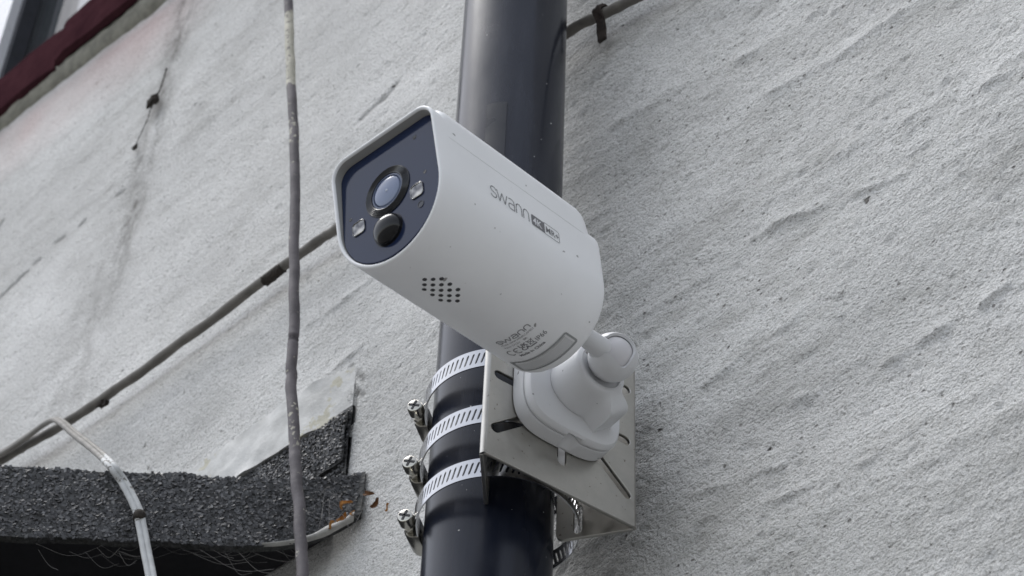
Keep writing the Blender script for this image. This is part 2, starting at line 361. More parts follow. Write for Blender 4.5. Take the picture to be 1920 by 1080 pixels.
for nm, arr in (('stain', stain), ('pink', pink), ('dirt', dirt)):
    a = me.attributes.new(nm, 'FLOAT', 'POINT'); a.data.foreach_set('value', np.clip(arr, 0, 1).ravel().astype('f4'))
link('render_coat', me, MAT['wall'], house)
# brick core behind the render: it backs the wall and makes the window reveals
m = MB()
def slab(mb, x0, x1, y0, y1, z0, z1):
    V = [(x, y, z) for x in (x0, x1) for y in (y0, y1) for z in (z0, z1)]
    mb.add(V, [(0, 1, 3, 2), (4, 6, 7, 5), (0, 4, 5, 1), (2, 3, 7, 6), (0, 2, 6, 4), (1, 5, 7, 3)])
slab(m, -6, WX0, .012, .3, GZ, 4.2); slab(m, WX1, 5, .012, .3, GZ, 4.2); slab(m, WX0, WX1, .012, .3, GZ, WZ0-.002); slab(m, WX0, WX1, .012, .3, WZ0+1.352, 4.2)
m.build('brick_core', simple('grey_masonry', (.4, .4, .39), .9), house)

# window in the wall: frame with mullions, panes, curtains behind, stone sill in front
WY = .075
wf = MB()
def bar(mb, x0, x1, z0, z1, y0, y1): slab(mb, x0, x1, y0, y1, z0, z1)
MX = [-1.62, -1.0]
bar(wf, WX0, WX0+.06, WZ0, WZ0+1.35, WY-.03, WY+.03); bar(wf, WX1-.06, WX1, WZ0, WZ0+1.35, WY-.03, WY+.03)
bar(wf, WX0+.06, WX1-.06, WZ0, WZ0+.06, WY-.029, WY+.029); bar(wf, WX0+.06, WX1-.06, WZ0+1.29, WZ0+1.35, WY-.029, WY+.029)
for x in MX: bar(wf, x-.045, x+.045, WZ0+.06, WZ0+1.29, WY-.032, WY+.028)
win = wf.build('window_frame', MAT['upvc'], house)
gl = Nodes('window_glass'); gl.set(Base_Color=(.03, .035, .04), Roughness=.03, Specular_IOR_Level=.6, Alpha=.55)
cur = simple('grey_curtain', (.10, .115, .13), .9, var=.1)
cells = [(WX0+.06, MX[0]-.045), (MX[0]+.045, MX[1]-.045), (MX[1]+.045, WX1-.06)]
for x0, x1 in cells:
    q = MB(); slab(q, x0, x1, WY, WY+.006, WZ0+.06, WZ0+1.29); q.build('pane', gl.m, win)
    q = MB(); t = .008
    for a in ((x0, x0+t, WZ0+.06, WZ0+1.29), (x1-t, x1, WZ0+.06, WZ0+1.29)): bar(q, a[0], a[1], a[2], a[3], WY-.02, WY-.001)
    q.build('gasket', MAT['gasket'], win)
    xx = np.linspace(x0, x1, 90); yy = WY+.10+.022*np.sin(xx*75+2*np.sin(xx*9))
    q = MB(); q.grid([[(x, y+.01*math.sin(3*x+z), z) for x, y in zip(xx, yy)] for z in np.linspace(WZ0+.02, WZ0+1.33, 4)])
    q.build('curtain', cur, win, smooth=True)
q = MB(); slab(q, WX0-.05, WX1+.05, .55, .56, WZ0-.1, WZ0+1.45); q.build('room_back', simple('dim_room', (.08, .08, .085), .9), house)
def sill_block(x0, x1, dz, dy):
    bm = bmesh.new(); n = 26; rows = []
    prof = [(.045, SH+.012), (SY+.010, SH+.001), (SY+.002, SH-.003), (SY, SH-.010), (SY, .0), (SY+.006, -.003), (SY+.009, .003), (.012, .004)]
    for k in range(n):
        x = x0+(x1-x0)*k/(n-1); e = .0 if 0 < k < n-1 else .002
        rows.append([bm.verts.new((x, y+dy+.0016*mnoise.noise((x*40, y*60, z*60))+e, float(sill_z(x))+z+dz+(.004*mnoise.noise((x*26, 3, 1))*(z < .02)+.0016*mnoise.noise((x*70, y*90, z*50))))) for y, z in prof])
    for a, b in zip(rows[:-1], rows[1:]):
        for j in range(len(prof)): bm.faces.new((a[j], a[(j+1) % len(prof)], b[(j+1) % len(prof)], b[j]))
    bm.faces.new(rows[0]); bm.faces.new(rows[-1]); bmesh.ops.recalc_face_normals(bm, faces=bm.faces)
    bm_obj('sill_block', bm, MAT['sill'], house, smooth=True, angle=40)
jx = at(121, 46, SY)[0]
for x0, x1, dz, dy in [(-2.25, -1.62, 0, 0), (-1.617, -1.205, .001, .002), (-1.202, jx-.0015, -.002, .0), (jx+.0015, -.26, .003, -.003)]: sill_block(x0, x1, dz, dy)
# rough mortar lip below the sill, the shade there painted into its olive
q = MB(); xx = np.linspace(-1.3, -.27, 240)
q.grid([[(x, y-.002*mnoise.noise((x*60, y*40, 5)), float(sill_z(x))+z+.004*mnoise.noise((x*45, 9, 2))*(z < -.004)) for x in xx] for y, z in ((.002, -.020), (-.003, -.016), (-.007, -.008), (-.009, .001), (.006, .006))])
q.build('mortar_lip', simple('shaded_olive_mortar', (.22, .215, .18), .95, var=.3, scale=90, bump=.6), house, smooth=True)

# ------------------------------------------------------------------ bay roof at lower left
A = np.array([-.179, 0.0]); d45 = np.array([-1, -1])/2**.5; B = A+d45*.42; Cc = B+np.array([-1.1, 0]); E_ = Cc+np.array([-.297, .297])
ZT, ZB = -.005, -.0635
roof = empty('bay_roof', (float(A[0]), 0, ZB)); tag(roof, 'dark grey mineral felt edge of a small flat bay roof at the lower left', 'roof')
n45 = np.array([1, -1])/2**.5
def kerb_pt(s, z, off=0.0):                                    # s metres out from the wall along the angled edge
    w = .0022*mnoise.noise((s*16, z*22, 1))+.001*mnoise.noise((s*60, z*60, 4)); lean = .06*(z-ZB)
    if s < .06: w += .010*(1-s/.06)**2                          # the felt turns up where it meets the wall
    p = A+d45*s+n45*(off+w-lean); return (p[0], p[1], z)
ss = np.linspace(-.004, .42, 130); q = MB(); rows = []
def zlo(s): return ZB+.0035*mnoise.noise((s*22, 0, 7))+(.020*(1-s/.07)**2 if s < .07 else 0)
def zhi(s): return ZT+.0015*mnoise.noise((s*30, 5, 7))
for t in np.linspace(0, 1, 10): rows.append([kerb_pt(s, zlo(s)*(1-t)+zhi(s)*t, .0) for s in ss])
back = [[kerb_pt(s, zlo(s)*(1-t)+zhi(s)*t, -.006) for s in ss] for t in (1, 0)]
q.grid(rows+back, close_u=True)
kerb = q.build('felt_kerb', MAT['felt'], roof, smooth=True, angle=50)
# loose mineral chips bedded in the felt: real little flakes
def chips(name, parent, fn, n, seed, size=(.0006, .0018)):
    r = np.random.default_rng(seed); V = []; F = []; T = []
    for k in range(n):
        p, nrm, tx = fn(r); nrm = nrm/np.linalg.norm(nrm); tx = tx-nrm*(tx @ nrm); tx /= np.linalg.norm(tx); ty = np.cross(nrm, tx)
        s = r.uniform(*size); nv = r.integers(4, 6); a0 = r.uniform(0, 6.28); b = len(V); tl = r.normal(0, .28, 2); h = s*.35
        for j in range(nv):
            a = a0+j*6.283/nv+r.uniform(-.3, .3); rr = s*r.uniform(.65, 1.15); u, v = rr*1.08*math.cos(a), rr*.95*math.sin(a)
            V.append(p+tx*u+ty*v+nrm*(h+u*tl[0]+v*tl[1]))
        for j in range(nv):
            V.append(p+(V[b+j]-p)*1.12-nrm*h*1.4)
        F.append(tuple(range(b, b+nv)))
        for j in range(nv): F.append((b+j, b+nv+j, b+nv+(j+1) % nv, b+(j+1) % nv))
        wr = mnoise.noise((p[0]*14, p[1]*14, p[2]*22)); tn = min(1., max(0., r.beta(1.6, 2.2)+.05+.22*wr+(.25 if r.random() < .06 else 0))); T += [tn]*(2*nv)
    me = bpy.data.meshes.new(name); me.from_pydata([tuple(v) for v in V], [], F); me.update()
    a = me.attributes.new('tone', 'FLOAT', 'POINT'); a.data.foreach_set('value', np.array(T, 'f4'))
    o = link(name, me, MAT['chips'], parent); o['kind'] = 'stuff'; return o
def on_kerb(r):
    s = r.uniform(.0, .30); t = r.uniform(.0, 1); z = zlo(s)*(1-t)+zhi(s)*t
    return np.array(kerb_pt(s, z, .0)), np.array([n45[0], n45[1], 0]), np.array([d45[0], d45[1], 0])
chips('mineral_chips', kerb, on_kerb, 9500, 5)
# the rest of the kerb round the bay (out of frame), deck, soffit
q = MB()
for p0, p1 in ((B, Cc), (Cc, E_)):
    dd = (p1-p0)/np.linalg.norm(p1-p0); nn = np.array([dd[1], -dd[0]]); nn = nn if nn[1] < 0 or abs(nn[1]) < .1 else -nn
    for o0, o1 in ((0, -.006),):
        V = [(*(p0+nn*o), z) for o in (o0, o1) for z in (ZB, ZT)]+[(*(p1+nn*o), z) for o in (o0, o1) for z in (ZB, ZT)]
        q.add(V, [(0, 1, 5, 4), (2, 6, 7, 3), (1, 3, 7, 5), (0, 4, 6, 2), (0, 2, 3, 1), (4, 5, 7, 6)])
q.build('front_kerb', MAT['felt'], roof)
def prism(pl, z0, z1):
    n = len(pl); m = MB(); m.add([(x, y, z0) for x, y in pl]+[(x, y, z1) for x, y in pl], [tuple(range(n)), tuple(range(n, 2*n))]+[(i, (i+1) % n, n+(i+1) % n, n+i) for i in range(n)]); return m
ins = lambda p, k: np.array(p)+np.array(k)
pl = [ins(A, (-.020, -.002)), ins(B, (-.006, .012)), ins(Cc, (.006, .012)), ins(E_, (.02, -.002))]
prism(pl, ZT-.012, ZT-.004).build('roof_deck', MAT['felt'], roof)
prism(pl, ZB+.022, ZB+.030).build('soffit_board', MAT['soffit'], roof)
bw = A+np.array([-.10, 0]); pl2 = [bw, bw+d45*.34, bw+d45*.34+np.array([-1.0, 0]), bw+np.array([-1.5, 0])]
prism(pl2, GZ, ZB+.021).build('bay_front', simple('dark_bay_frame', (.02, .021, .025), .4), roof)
# felt upstand on the wall, with a lapped lower edge, and the painted flashing board over it
def strip(x0, x1, zlo_, zhi_, y, nx_=90, nz_=8, wob=.0012, taper=0):
    xs_ = np.linspace(x0, x1, nx_)
    fd = lambda x: min(1, max(.12, (x1-x)/taper)) if taper else 1
    f = [[(x, y*fd(x)-wob*fd(x)*mnoise.noise((x*60, t*5, 3)), zlo_(x)*(1-t)+zhi_(x)*t) for x in xs_] for t in np.linspace(0, 1, nz_)]
    b = [[(x, -.0005, zlo_(x)*(1-t)+zhi_(x)*t) for x in xs_] for t in (1, 0)]; return f+b
q = MB(); q.grid(strip(-.60, -.190, lambda x: ZT-.003, lambda x: .064, -.003), close_u=True); ups = q.build('felt_upstand', MAT['felt'], roof, smooth=True, angle=50)
def on_up(r):
    x = r.uniform(-.34, -.191); return np.array([x, -.0035, r.uniform(ZT, .062)]), np.array([0, -1., 0]), np.array([1., 0, 0])
chips('mineral_chips', ups, on_up, 3600, 6, (.0006, .0013))
q = MB(); lap = lambda x: .014+.030*np.clip((-.205-x)/.09, 0, 1)*0+.004*mnoise.noise((x*45, 2, 2))
q.grid(strip(-.34, -.1915, lap, lambda x: .058, -.0055, wob=.0018), close_u=True)
lp = q.build('felt_lap', MAT['felt'], roof, smooth=True, angle=50)
def on_lap(r):
    x = r.uniform(-.335, -.192); t = r.uniform(.03, 1); return np.array([x, -.0062, lap(x)*(1-t)+.058*t]), np.array([0, -1., 0]), np.array([1., 0, 0])
chips('mineral_chips', lp, on_lap, 2600, 8, (.0006, .0013))
fb = Nodes('peeling_white_paint'); f = fb.noise(26, 6, .7)
c = fb.mix(fb.ramp(f, [(.60, 0.), (.615, 1.)]), fb.ramp(fb.noise(60, 4), [(.35, (.44, .44, .425)), (.6, (.58, .58, .565))]), (.46, .44, .35))
fb.set(Base_Color=c, Roughness=.6); fb.bump(fb.noise(160, 6, .7), .5, .0015)
q = MB(); q.grid(strip(-.62, -.193, lambda x: .0585+.0015*mnoise.noise((x*30, 1, 1)), lambda x: .104-.10*max(0, -x-.22)*.5+.002*mnoise.noise((x*35, 4, 1)), -.0080, wob=.0018, taper=.035), close_u=True)
q.build('flashing_board', fb.m, roof, smooth=True, angle=50)
# white paint smeared along the lower felt edge by the wall
q = MB(); sm = np.linspace(.0, .055, 24)
q.grid([[kerb_pt(s, zlo(s)+dz*(1+.5*mnoise.noise((s*90, 3, 3)))*max(.15, 1-s/.06), o) for s in sm] for dz, o in ((-.0025, -.001), (-.0015, .0020), (.0015, .0026), (.0045, .0014))])
q.build('paint_smear', simple('dirty_white_paint', (.36, .355, .335), .6, var=.25, scale=150, bump=.5), roof, smooth=True)

# ------------------------------------------------------------------ drainpipe
PC = np.array([0, -.06]); PR = .034
q = MB(); nP = 96; zz = np.concatenate([np.linspace(GZ, -.5, 10), np.linspace(-.48, .6, 40), np.linspace(.7, 4.1, 14)])
rows = [[(PC[0]+(PR+.0002*mnoise.noise((math.cos(k*2*PI/nP)*2, math.sin(k*2*PI/nP)*2, z*5)))*math.cos(k*2*PI/nP), PC[1]+PR*math.sin(k*2*PI/nP), z) for k in range(nP)] for z in zz]
q.grid(rows, close_v=True)
pipe = q.build('drainpipe', MAT['pipe'], smooth=True); tag(pipe, 'glossy black plastic drainpipe standing upright in front of the white wall', 'drainpipe')
q = MB(); th = np.radians(np.linspace(-69.4, -48.5, 9)); r1 = PR+.0010
def tz(t, top): return (.1300-.006*(t-th[0])/(th[-1]-th[0])) if top else .02
front = [[(PC[0]+r1*math.cos(t), PC[1]+r1*math.sin(t), z) for t in th] for z in (.02, .06, .10, .127)]
backr = [[(PC[0]+(PR+.0001)*math.cos(t), PC[1]+(PR+.0001)*math.sin(t), z) for t in th] for z in (.1275, .0195)]
q.grid(front+backr, close_u=True)
b0 = len(q.V); w = len(th)
q.F.append(tuple(i*w for i in range(6))); q.F.append(tuple(i*w+w-1 for i in range(6)))
q.build('tape_patch', MAT['tape'], pipe, smooth=True, angle=40)

# ------------------------------------------------------------------ pole bracket
PHI = math.radians(-11.33); NP = np.array([math.cos(PHI), math.sin(PHI), 0]); TP = np.array([-NP[1], NP[0], 0]); ZU = np.array([0, 0, 1.])
HB, BW, BZ0, BZ1, WL, WB, TH = .061, .1018, -.1944, -.0812, .0462, math.radians(51.5), .0020
O3 = np.array([PC[0], PC[1], 0])+NP*HB+TP*.0025
br = empty('pole_bracket', (PC[0], PC[1], BZ0)); tag(br, 'folded stainless steel bracket plate with radial slots, strapped to the black pipe', 'bracket')
BR = .0035; HH = BZ1-BZ0; vc = .0562
def rad(a, r0, r1): return slot2d(r0*math.cos(a), vc+r0*math.sin(a), r1*math.cos(a), vc+r1*math.sin(a), .0064)
hol = [rad(math.radians(k), .020, .041) for k in (0, 180)]+[rad(math.radians(k), .020, .0365) for k in (90, 270)]
hol += [slot2d(sx*.017, vc+sy*.016, sx*.0415, vc+sy*.0372, .0062) for sx in (-1, 1) for sy in (-1, 1)]
wx = BW/2-BR*math.tan((PI-WB)/2)*.62
me = flat_plate(rrect(-wx, 0, wx, HH, .0002, 1), hol, TH)
link('front_plate', me, MAT['plate'], br, frameM(O3+ZU*BZ0-NP*TH/2, TP, ZU, NP))
RING_C = np.array([.0093, -.0626]); RING_R = .042
for sgn in (-1, 1):
    p0 = O3+TP*sgn*(wx)                                         # bend start (outer face)
    a_tot = PI-WB; rb = (BW/2-wx)/math.tan(a_tot/2)
    cen = p0-NP*rb; arcp = []
    for k in range(9):
        t = a_tot*k/8; arcp.append((cen+NP*rb*math.cos(t)+TP*sgn*rb*math.sin(t), NP*math.cos(t)+TP*sgn*math.sin(t)))
    q = MB(); rows = []
    for z in (BZ0, BZ1): rows.append([np.append((p)[:2], z) for p, n_ in arcp]+[np.append((p-n_*TH)[:2], z) for p, n_ in arcp[::-1]])
    q.grid(rows, close_v=True); nn = len(rows[0])
    for b in (0, nn): 
        for i in range(8): q.F.append((b+i, b+i+1, b+nn-2-i, b+nn-1-i))
    pe, ne = arcp[-1]; dirw = np.array([-ne[1], ne[0], 0]); dirw = dirw if dirw @ NP < 0 else -dirw
    Lw = WL-.006
    # where the bands pass through this wing
    best = min(np.linspace(.004, Lw-.004, 200), key=lambda s: abs(np.linalg.norm((pe+dirw*s)[:2]-RING_C)-RING_R))
    hl = [slot2d(best, z-BZ0-.0072, best, z-BZ0+.0072, .0050) for z in (-.1823, -.1450, -.1042)]
    me = flat_plate(rrect(0, 0, Lw, HH, [.004, .004, .0002, .0002], 4), hl, TH)
    wo_ = link('side_wing', me, MAT['plate'], br, frameM(pe+ZU*BZ0-ne*TH/2, dirw, ZU, np.cross(dirw, ZU)))
    q.build('bend', MAT['plate'], wo_, smooth=True, angle=40)

# ------------------------------------------------------------------ hose clamps
def rho(th_):                                                  # band path about the pipe centre
    d = RING_C-PC; u = np.array([math.cos(th_), math.sin(th_)]); b = u @ d
    return max(b+math.sqrt(RING_R**2-(d @ d-b*b)), PR+.0010)
NB = 84; ths = np.linspace(0, 2*PI, NB*4, endpoint=False)
rr = np.array([rho(t) for t in ths]); k_ = np.ones(9)/9; rr = np.maximum(np.convolve(np.concatenate([rr[-4:], rr, rr[:4]]), k_, 'valid'), PR+.0008)
pth = np.stack([PC[0]+rr*np.cos(ths), PC[1]+rr*np.sin(ths)], 1); pth = np.vstack([pth, pth[:1]])
seg = np.linalg.norm(np.diff(pth, axis=0), axis=1); cum = np.concatenate([[0], np.cumsum(seg)]); LEN = cum[-1]
def on_band(s, off=0.0):
    s = s % LEN; x = np.interp(s, cum, pth[:, 0]); y = np.interp(s, cum, pth[:, 1]); e = .0006
    t = np.array([np.interp((s+e) % LEN, cum, pth[:, 0])-np.interp((s-e) % LEN, cum, pth[:, 0]), np.interp((s+e) % LEN, cum, pth[:, 1])-np.interp((s-e) % LEN, cum, pth[:, 1])])
    t /= np.linalg.norm(t); return np.array([x+t[1]*off, y-t[0]*off]), t
def band_mesh(bw=.0124, tk=.0007):
    q = MB(); pitch = LEN/NB; sw, sh_, sk = .0012/2, .0078/2, .0011
    outer = [(-.5*pitch, -bw/2), (0, -bw/2), (.5*pitch, -bw/2), (.5*pitch, 0), (.5*pitch, bw/2), (0, bw/2), (-.5*pitch, bw/2), (-.5*pitch, 0)]
    inner = [(-sw-sk*.8, -sh_*.8), (-sk, -sh_), (sw-sk*.8, -sh_*.8), (sw, 0), (sw+sk*.8, sh_*.8), (sk, sh_), (-sw+sk*.8, sh_*.8), (-sw, 0)]
    for k in range(NB):
        s0 = k*pitch; V = []
        for off in (tk, 0):
            for (a, z) in outer+inner:
                p, _ = on_band(s0+a, off); V.append((p[0], p[1], z))
        F = []
        for j in range(8):
            j2 = (j+1) % 8
            F.append((j, j2, 8+j2, 8+j)); F.append((16+j2, 16+j, 24+j, 24+j2)); F.append((8+j, 8+j2, 24+j2, 24+j))
        for j in (0, 1, 4, 5): F.append((j, j+1, 16+j+1, 16+j))
        q.add(V, F)
    return q
SAZ = math.radians(214)
s_az = np.interp(SAZ, np.concatenate([ths, [2*PI]]), cum)
pb, tb = on_band(s_az, .0007); tb = -tb if tb @ np.array([-.7, .7]) < 0 else tb; nb_ = np.array([pb[0]-PC[0], pb[1]-PC[1]]); nb_ = nb_-tb*(nb_ @ tb); nb_ /= np.linalg.norm(nb_)
t3 = np.array([*tb, 0]); n3 = np.array([*nb_, 0])
def make_clamp():
    root = empty('hose_clamp', (PC[0], PC[1], 0))
    band_mesh().build('band', MAT['band'], root, smooth=True, angle=35)
    # local frame of the worm drive: x along the screw (away from the viewer), y outward, z up
    Mx = frameM(np.array([pb[0], pb[1], 0])-t3*.0062-n3*.0012, t3*1.06, n3*1.06, np.cross(t3, n3)*1.06)
    bm = bmesh.new(); n = 14; prof = []
    for k in range(n+1): a = PI*k/n; prof.append((.0018+.0056*math.sin(a)*1.0+.0008, -.0060*math.cos(a)))
    prof = [(.0004, -.0064)]+prof+[(.0004, .0064)]
    rows = []
    for x, sc in ((-.001, .92), (.0, 1), (.0125, 1), (.0145, .94)): rows.append([bm.verts.new((x, y*sc, z*sc)) for y, z in prof])
    for a, b in zip(rows[:-1], rows[1:]):
        for j in range(len(prof)): bm.faces.new((a[j], a[(j+1) % len(prof)], b[(j+1) % len(prof)], b[j]))
    bm.faces.new(rows[0]); bm.faces.new(rows[-1]); bmesh.ops.recalc_face_normals(bm, faces=bm.faces)
    bm_obj('worm_housing', bm, MAT['screw'], root, Mx, True, 40)
    q = MB(); lathe(q, [(.0001, .0125), (.0030, .0125), (.0030, -.001), (.0033, -.0012), (.0033, -.003), (.0026, -.0036), (.0026, -.005), (.0042, -.0056), (.0042, -.0102), (.0037, -.0112), (.0029, -.0115)], 24)
    Ms = Mx @ Matrix.Translation((0, .0045, 0)) @ Matrix.Rotation(PI/2, 4, 'Y')
    sc = q.build('screw', MAT['screw'], root, Ms, True, 35)
    q = MB()
    for a in (.35, .35+PI/2):
        c_, s_ = math.cos(a), math.sin(a); V = []
        for z in (-.0119, -.0112):
            for x, y in ((-.0030, -.00055), (.0030, -.00055), (.0030, .00055), (-.0030, .00055)): V.append((x*c_-y*s_, x*s_+y*c_, z))
        q.add(V, [(0, 1, 2, 3), (4, 7, 6, 5), (0, 4, 5, 1), (1, 5, 6, 2), (2, 6, 7, 3), (3, 7, 4, 0)])
    q.build('cross_recess', MAT['black'], sc, Ms)
    # free end of the strap curling out beside the housing
    q = MB(); tail = []
    for k in range(16):
        s = s_az+(.020-k*.0042)*(1 if (on_band(s_az+.001)[0]-on_band(s_az)[0]) @ tb > 0 else -1); p, _ = on_band(s, .0016+.0012*math.sin(k*.35)); tail.append(p)
    q.grid([[(p[0], p[1], z) for p in tail] for z in (-.0060, .0060)])
    q.build('strap_end', MAT['band'], root, smooth=True, fix=False)
    return root
def copy_tree(o, parent=None):
    c = o.copy(); col.objects.link(c); c.parent = parent
    if parent is not None: c.matrix_parent_inverse = o.matrix_parent_inverse.copy()
    for ch in list(o.children): copy_tree(ch, c)
    return c
proto = make_clamp()
for i, (z, lab) in enumerate([(-.1042, 'top steel hose clamp round the black pipe, just under the camera body'), (-.1450, 'middle of the three steel hose clamps round the black pipe'), (-.1823, 'bottom steel hose clamp round the black pipe, at the bracket foot')]):
    o = proto if i == 0 else copy_tree(proto)
    tag(o, lab, 'hose clamp', 'hose clamps strapping the bracket to the pipe')
bpy.context.view_layer.update()
for o, z in zip([x for x in col.objects if x.name.startswith('hose_clamp')], (-.1042, -.1450, -.1823)): o.location.z = z

# ------------------------------------------------------------------ camera mount on the plate
CZ = BZ0+.0562; MO = O3-TP*.0025+ZU*CZ; MM = frameM(MO, TP, ZU, NP)      # local: x across, y up, z out of the plate
mt = empty('camera_mount', tuple(MO)); tag(mt, 'off-white plastic mount with rounded base and ball joint, fixed to the steel bracket', 'mount')
q = MB()
lathe(q, [(.0292, .0002), (.0304, .0006), (.0306, .0020), (.0304, .0086), (.0300, .0090), (.0292, .0090), (.0292, .0098), (.0301, .0099), (.0304, .0112), (.0300, .0128), (.0290, .0141), (.0274, .0148), (.0252, .0150), (.0222, .0151), (.0001, .0151)], 128)
# its outline is a rounded square
q.V = [(x*k, y*k, z) for x, y, z in q.V for k in [(abs(x/max(1e-9, math.hypot(x, y)))**3.6+abs(y/max(1e-9, math.hypot(x, y)))**3.6)**(-1/3.6)*(.985)]]
# screw notch in the lower rim
V = []
for (x, y, z) in q.V:
    r = math.hypot(x, y); a = math.atan2(y, x); da = (a+PI/2-.06)
    if abs(da) < .14 and r > .0255 and .0045 < z < .0128:
        k = math.sqrt(max(0, 1-(da/.14)**2)); r2 = r-.0035*k; V.append((r2*math.cos(a), r2*math.sin(a), z))
    else: V.append((x, y, z))
q.V = V
q.build('base_disc', MAT['mount'], mt, MM, True, 26)
q = MB(); nb2 = 240; lob = math.radians(-48); rows = []
for h, r0, fl in [(.0130, .0168, 1.), (.0152, .0168, 1.), (.0158, .0172, 1.), (.0175, .0172, 1.), (.0185, .0171, 1), (.0230, .0168, 1), (.0270, .0165, 1), (.0296, .0163, .98), (.0316, .0161, .92), (.0330, .0159, .82), (.0345, .0156, .62), (.0354, .0152, .3), (.0360, .0147, 0), (.0363, .0140, 0), (.0363, .0124, 0), (.0345, .0120, 0), (.0340, .0090, 0), (.0340, .0005, 0)]:
    row = []
    for k in range(nb2):
        a = 2*PI*k/nb2; d = (a-lob+PI) % (2*PI)-PI
        # rounded rectangular lug on one side
        x, y = math.cos(d), math.sin(d); lug = min(.0246/max(x, 1e-3), .0080/max(abs(y), 1e-4)) if x > 0 else 0
        p_ = 9.0; r = (r0**p_+(min(lug, .0285)*fl)**p_)**(1/p_) if lug > 0 else r0
        row.append((r*math.cos(a), r*math.sin(a), h))
    rows.append(row)
q.grid(rows, close_v=True); q.build('boss', MAT['mount'], mt, MM, True, 32)
# ball joint
BC = MO+NP*.0458
AX = np.array([.99946, .02914, .01494]); BX = np.array([-.0103, -.15336, .98812]); FX = np.array([.03109, -.98774, -.15298])
CC = np.array([.11224, -.25079, -.16444]); BRD, BHT, BRC, BLEN = .03339, .04218, .01029, .12520
def L3(u, b, e): return CC+AX*u+BX*b+FX*e
arm_end = L3(0, .0005, -BLEN+.006); ad = arm_end-BC; ad /= np.linalg.norm(ad)
al = np.array([ad @ TP, ad @ ZU, ad @ NP]); aaz = math.atan2(al[1], al[0])
SA = np.array([.887, -.446, -.115]); SA /= np.linalg.norm(SA)          # the cup leans a little off the base axis
SX_ = np.cross(ZU, SA); SX_ /= np.linalg.norm(SX_); SYv = np.cross(SA, SX_)
aaz = math.atan2(ad @ SYv, ad @ SX_)
def shell(R, n=120, m=26):
    rows = []
    for i in range(m+1):
        row = []
        for k in range(n):
            a = 2*PI*k/n; d = abs((a-aaz+PI) % (2*PI)-PI)
            nt1 = math.exp(-(d/.48)**4); d2 = abs((a-aaz-PI/2*1.15+PI) % (2*PI)-PI); nt2 = math.exp(-(d2/.42)**2)
            op = math.radians(41+50*nt1+17*nt2); ph = PI-.25-(PI-.25-op)*i/m
            row.append((R*math.sin(ph)*math.cos(a), R*math.sin(ph)*math.sin(a), R*math.cos(ph)))
        rows.append(row)
    return rows
q = MB(); so_ = shell(.0129); si_ = shell(.0114); q.grid(so_+si_[::-1], close_v=True)
q.build('ball_socket', MAT['mount'], mt, frameM(BC, SX_, SYv, SA), True, 45)
q = MB(); lathe(q, [(max(.0001,   .0110*math.sin(PI*k/24)), -.0110*math.cos(PI*k/24)) for k in range(25)], 48)
q.build('ball', plastic_white('ball_plastic', (.62, .61, .625), .5), mt, frameM(BC, TP, ZU, NP), True)
q = MB(); tube(q, [BC+ad*t for t in np.linspace(0, np.linalg.norm(arm_end-BC), 12)], np.array([.0062, .0062, .0060, .0056, .0053, .0051, .0051, .0051, .0052, .0054, .0056, .0056]), 32)
q.build('arm', MAT['mount'], mt, None, True, 50)

# ------------------------------------------------------------------ security camera
sc_ = empty('security_camera', tuple(L3(0, 0, -BLEN/2))); tag(sc_, 'white plastic bullet security camera with dark glass front, pointing left from its mount', 'security camera')
SLN = .075
def section(dn, N1=72, low=0.0):
    R, Ht, rc = BRD-dn, BHT-dn-low, max(.0012, BRC-dn); P = []
    for k in range(N1+1): t = PI+PI*k/N1; P.append((R*math.cos(t), R*math.sin(t)))
    for k in range(1, 11): P.append((R, (Ht-rc)*k/10))
    for k in range(1, 13): t = PI/2*k/12; P.append((R-rc+rc*math.cos(t), Ht-rc+rc*math.sin(t)))
    for k in range(1, 13): P.append((R-rc-(2*R-2*rc)*k/12, Ht))
    for k in range(1, 13): t = PI/2+PI/2*k/12; P.append((-R+rc+rc*math.cos(t), Ht-rc+rc*math.sin(t)))
    for k in range(1, 10): P.append((-R, (Ht-rc)*(1-k/10)))
    return P
prof = [(.0022, -.016, 0), (.0021, -.008, 1), (.0019, -.0010, 1), (.0016, -.0003, 1), (.0012, 0, 1), (.0008, 0, 1), (.0003, -.0004, 1), (0, -.0012, 1), (0, -.010, 1), (0, -.020, .8), (0, -.04, .5), (0, -.06, .3), (0, -.08, .12), (0, -.1, .03)]
RBK = .0060
for k in range(9): t = PI/2*k/8; prof.append((RBK*(1-math.cos(t)), -BLEN+RBK-RBK*math.sin(t), 0))
prof += [(.016, -BLEN, 0), (.030, -BLEN-.0002, 0)]
q = MB(); rows = [[L3(u, b, e+w*SLN*(b-BHT)) for u, b in section(dn, low=.0095*min(1, max(0, (-e-.012)/.006)) if e < -.0121 and i_ > 4 else 0)] for i_, (dn, e, w) in enumerate(prof)]
q.grid(rows, close_v=True); nn = len(rows[0]); e0 = (len(rows)-1)*nn; q.F.append(tuple(e0+k for k in range(nn)))
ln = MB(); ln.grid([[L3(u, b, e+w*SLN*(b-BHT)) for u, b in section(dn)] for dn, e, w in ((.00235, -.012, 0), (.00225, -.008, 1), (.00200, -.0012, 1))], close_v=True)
body = q.build('body_shell', MAT['white'], sc_, None, True, 45)
ln.build('hood_shade_lining', simple('hood_shade_grey', (.36, .36, .35), .6, var=.06), body, None, True, 45, fix=False)  # added liner, greyed to paint in the shade inside the hood
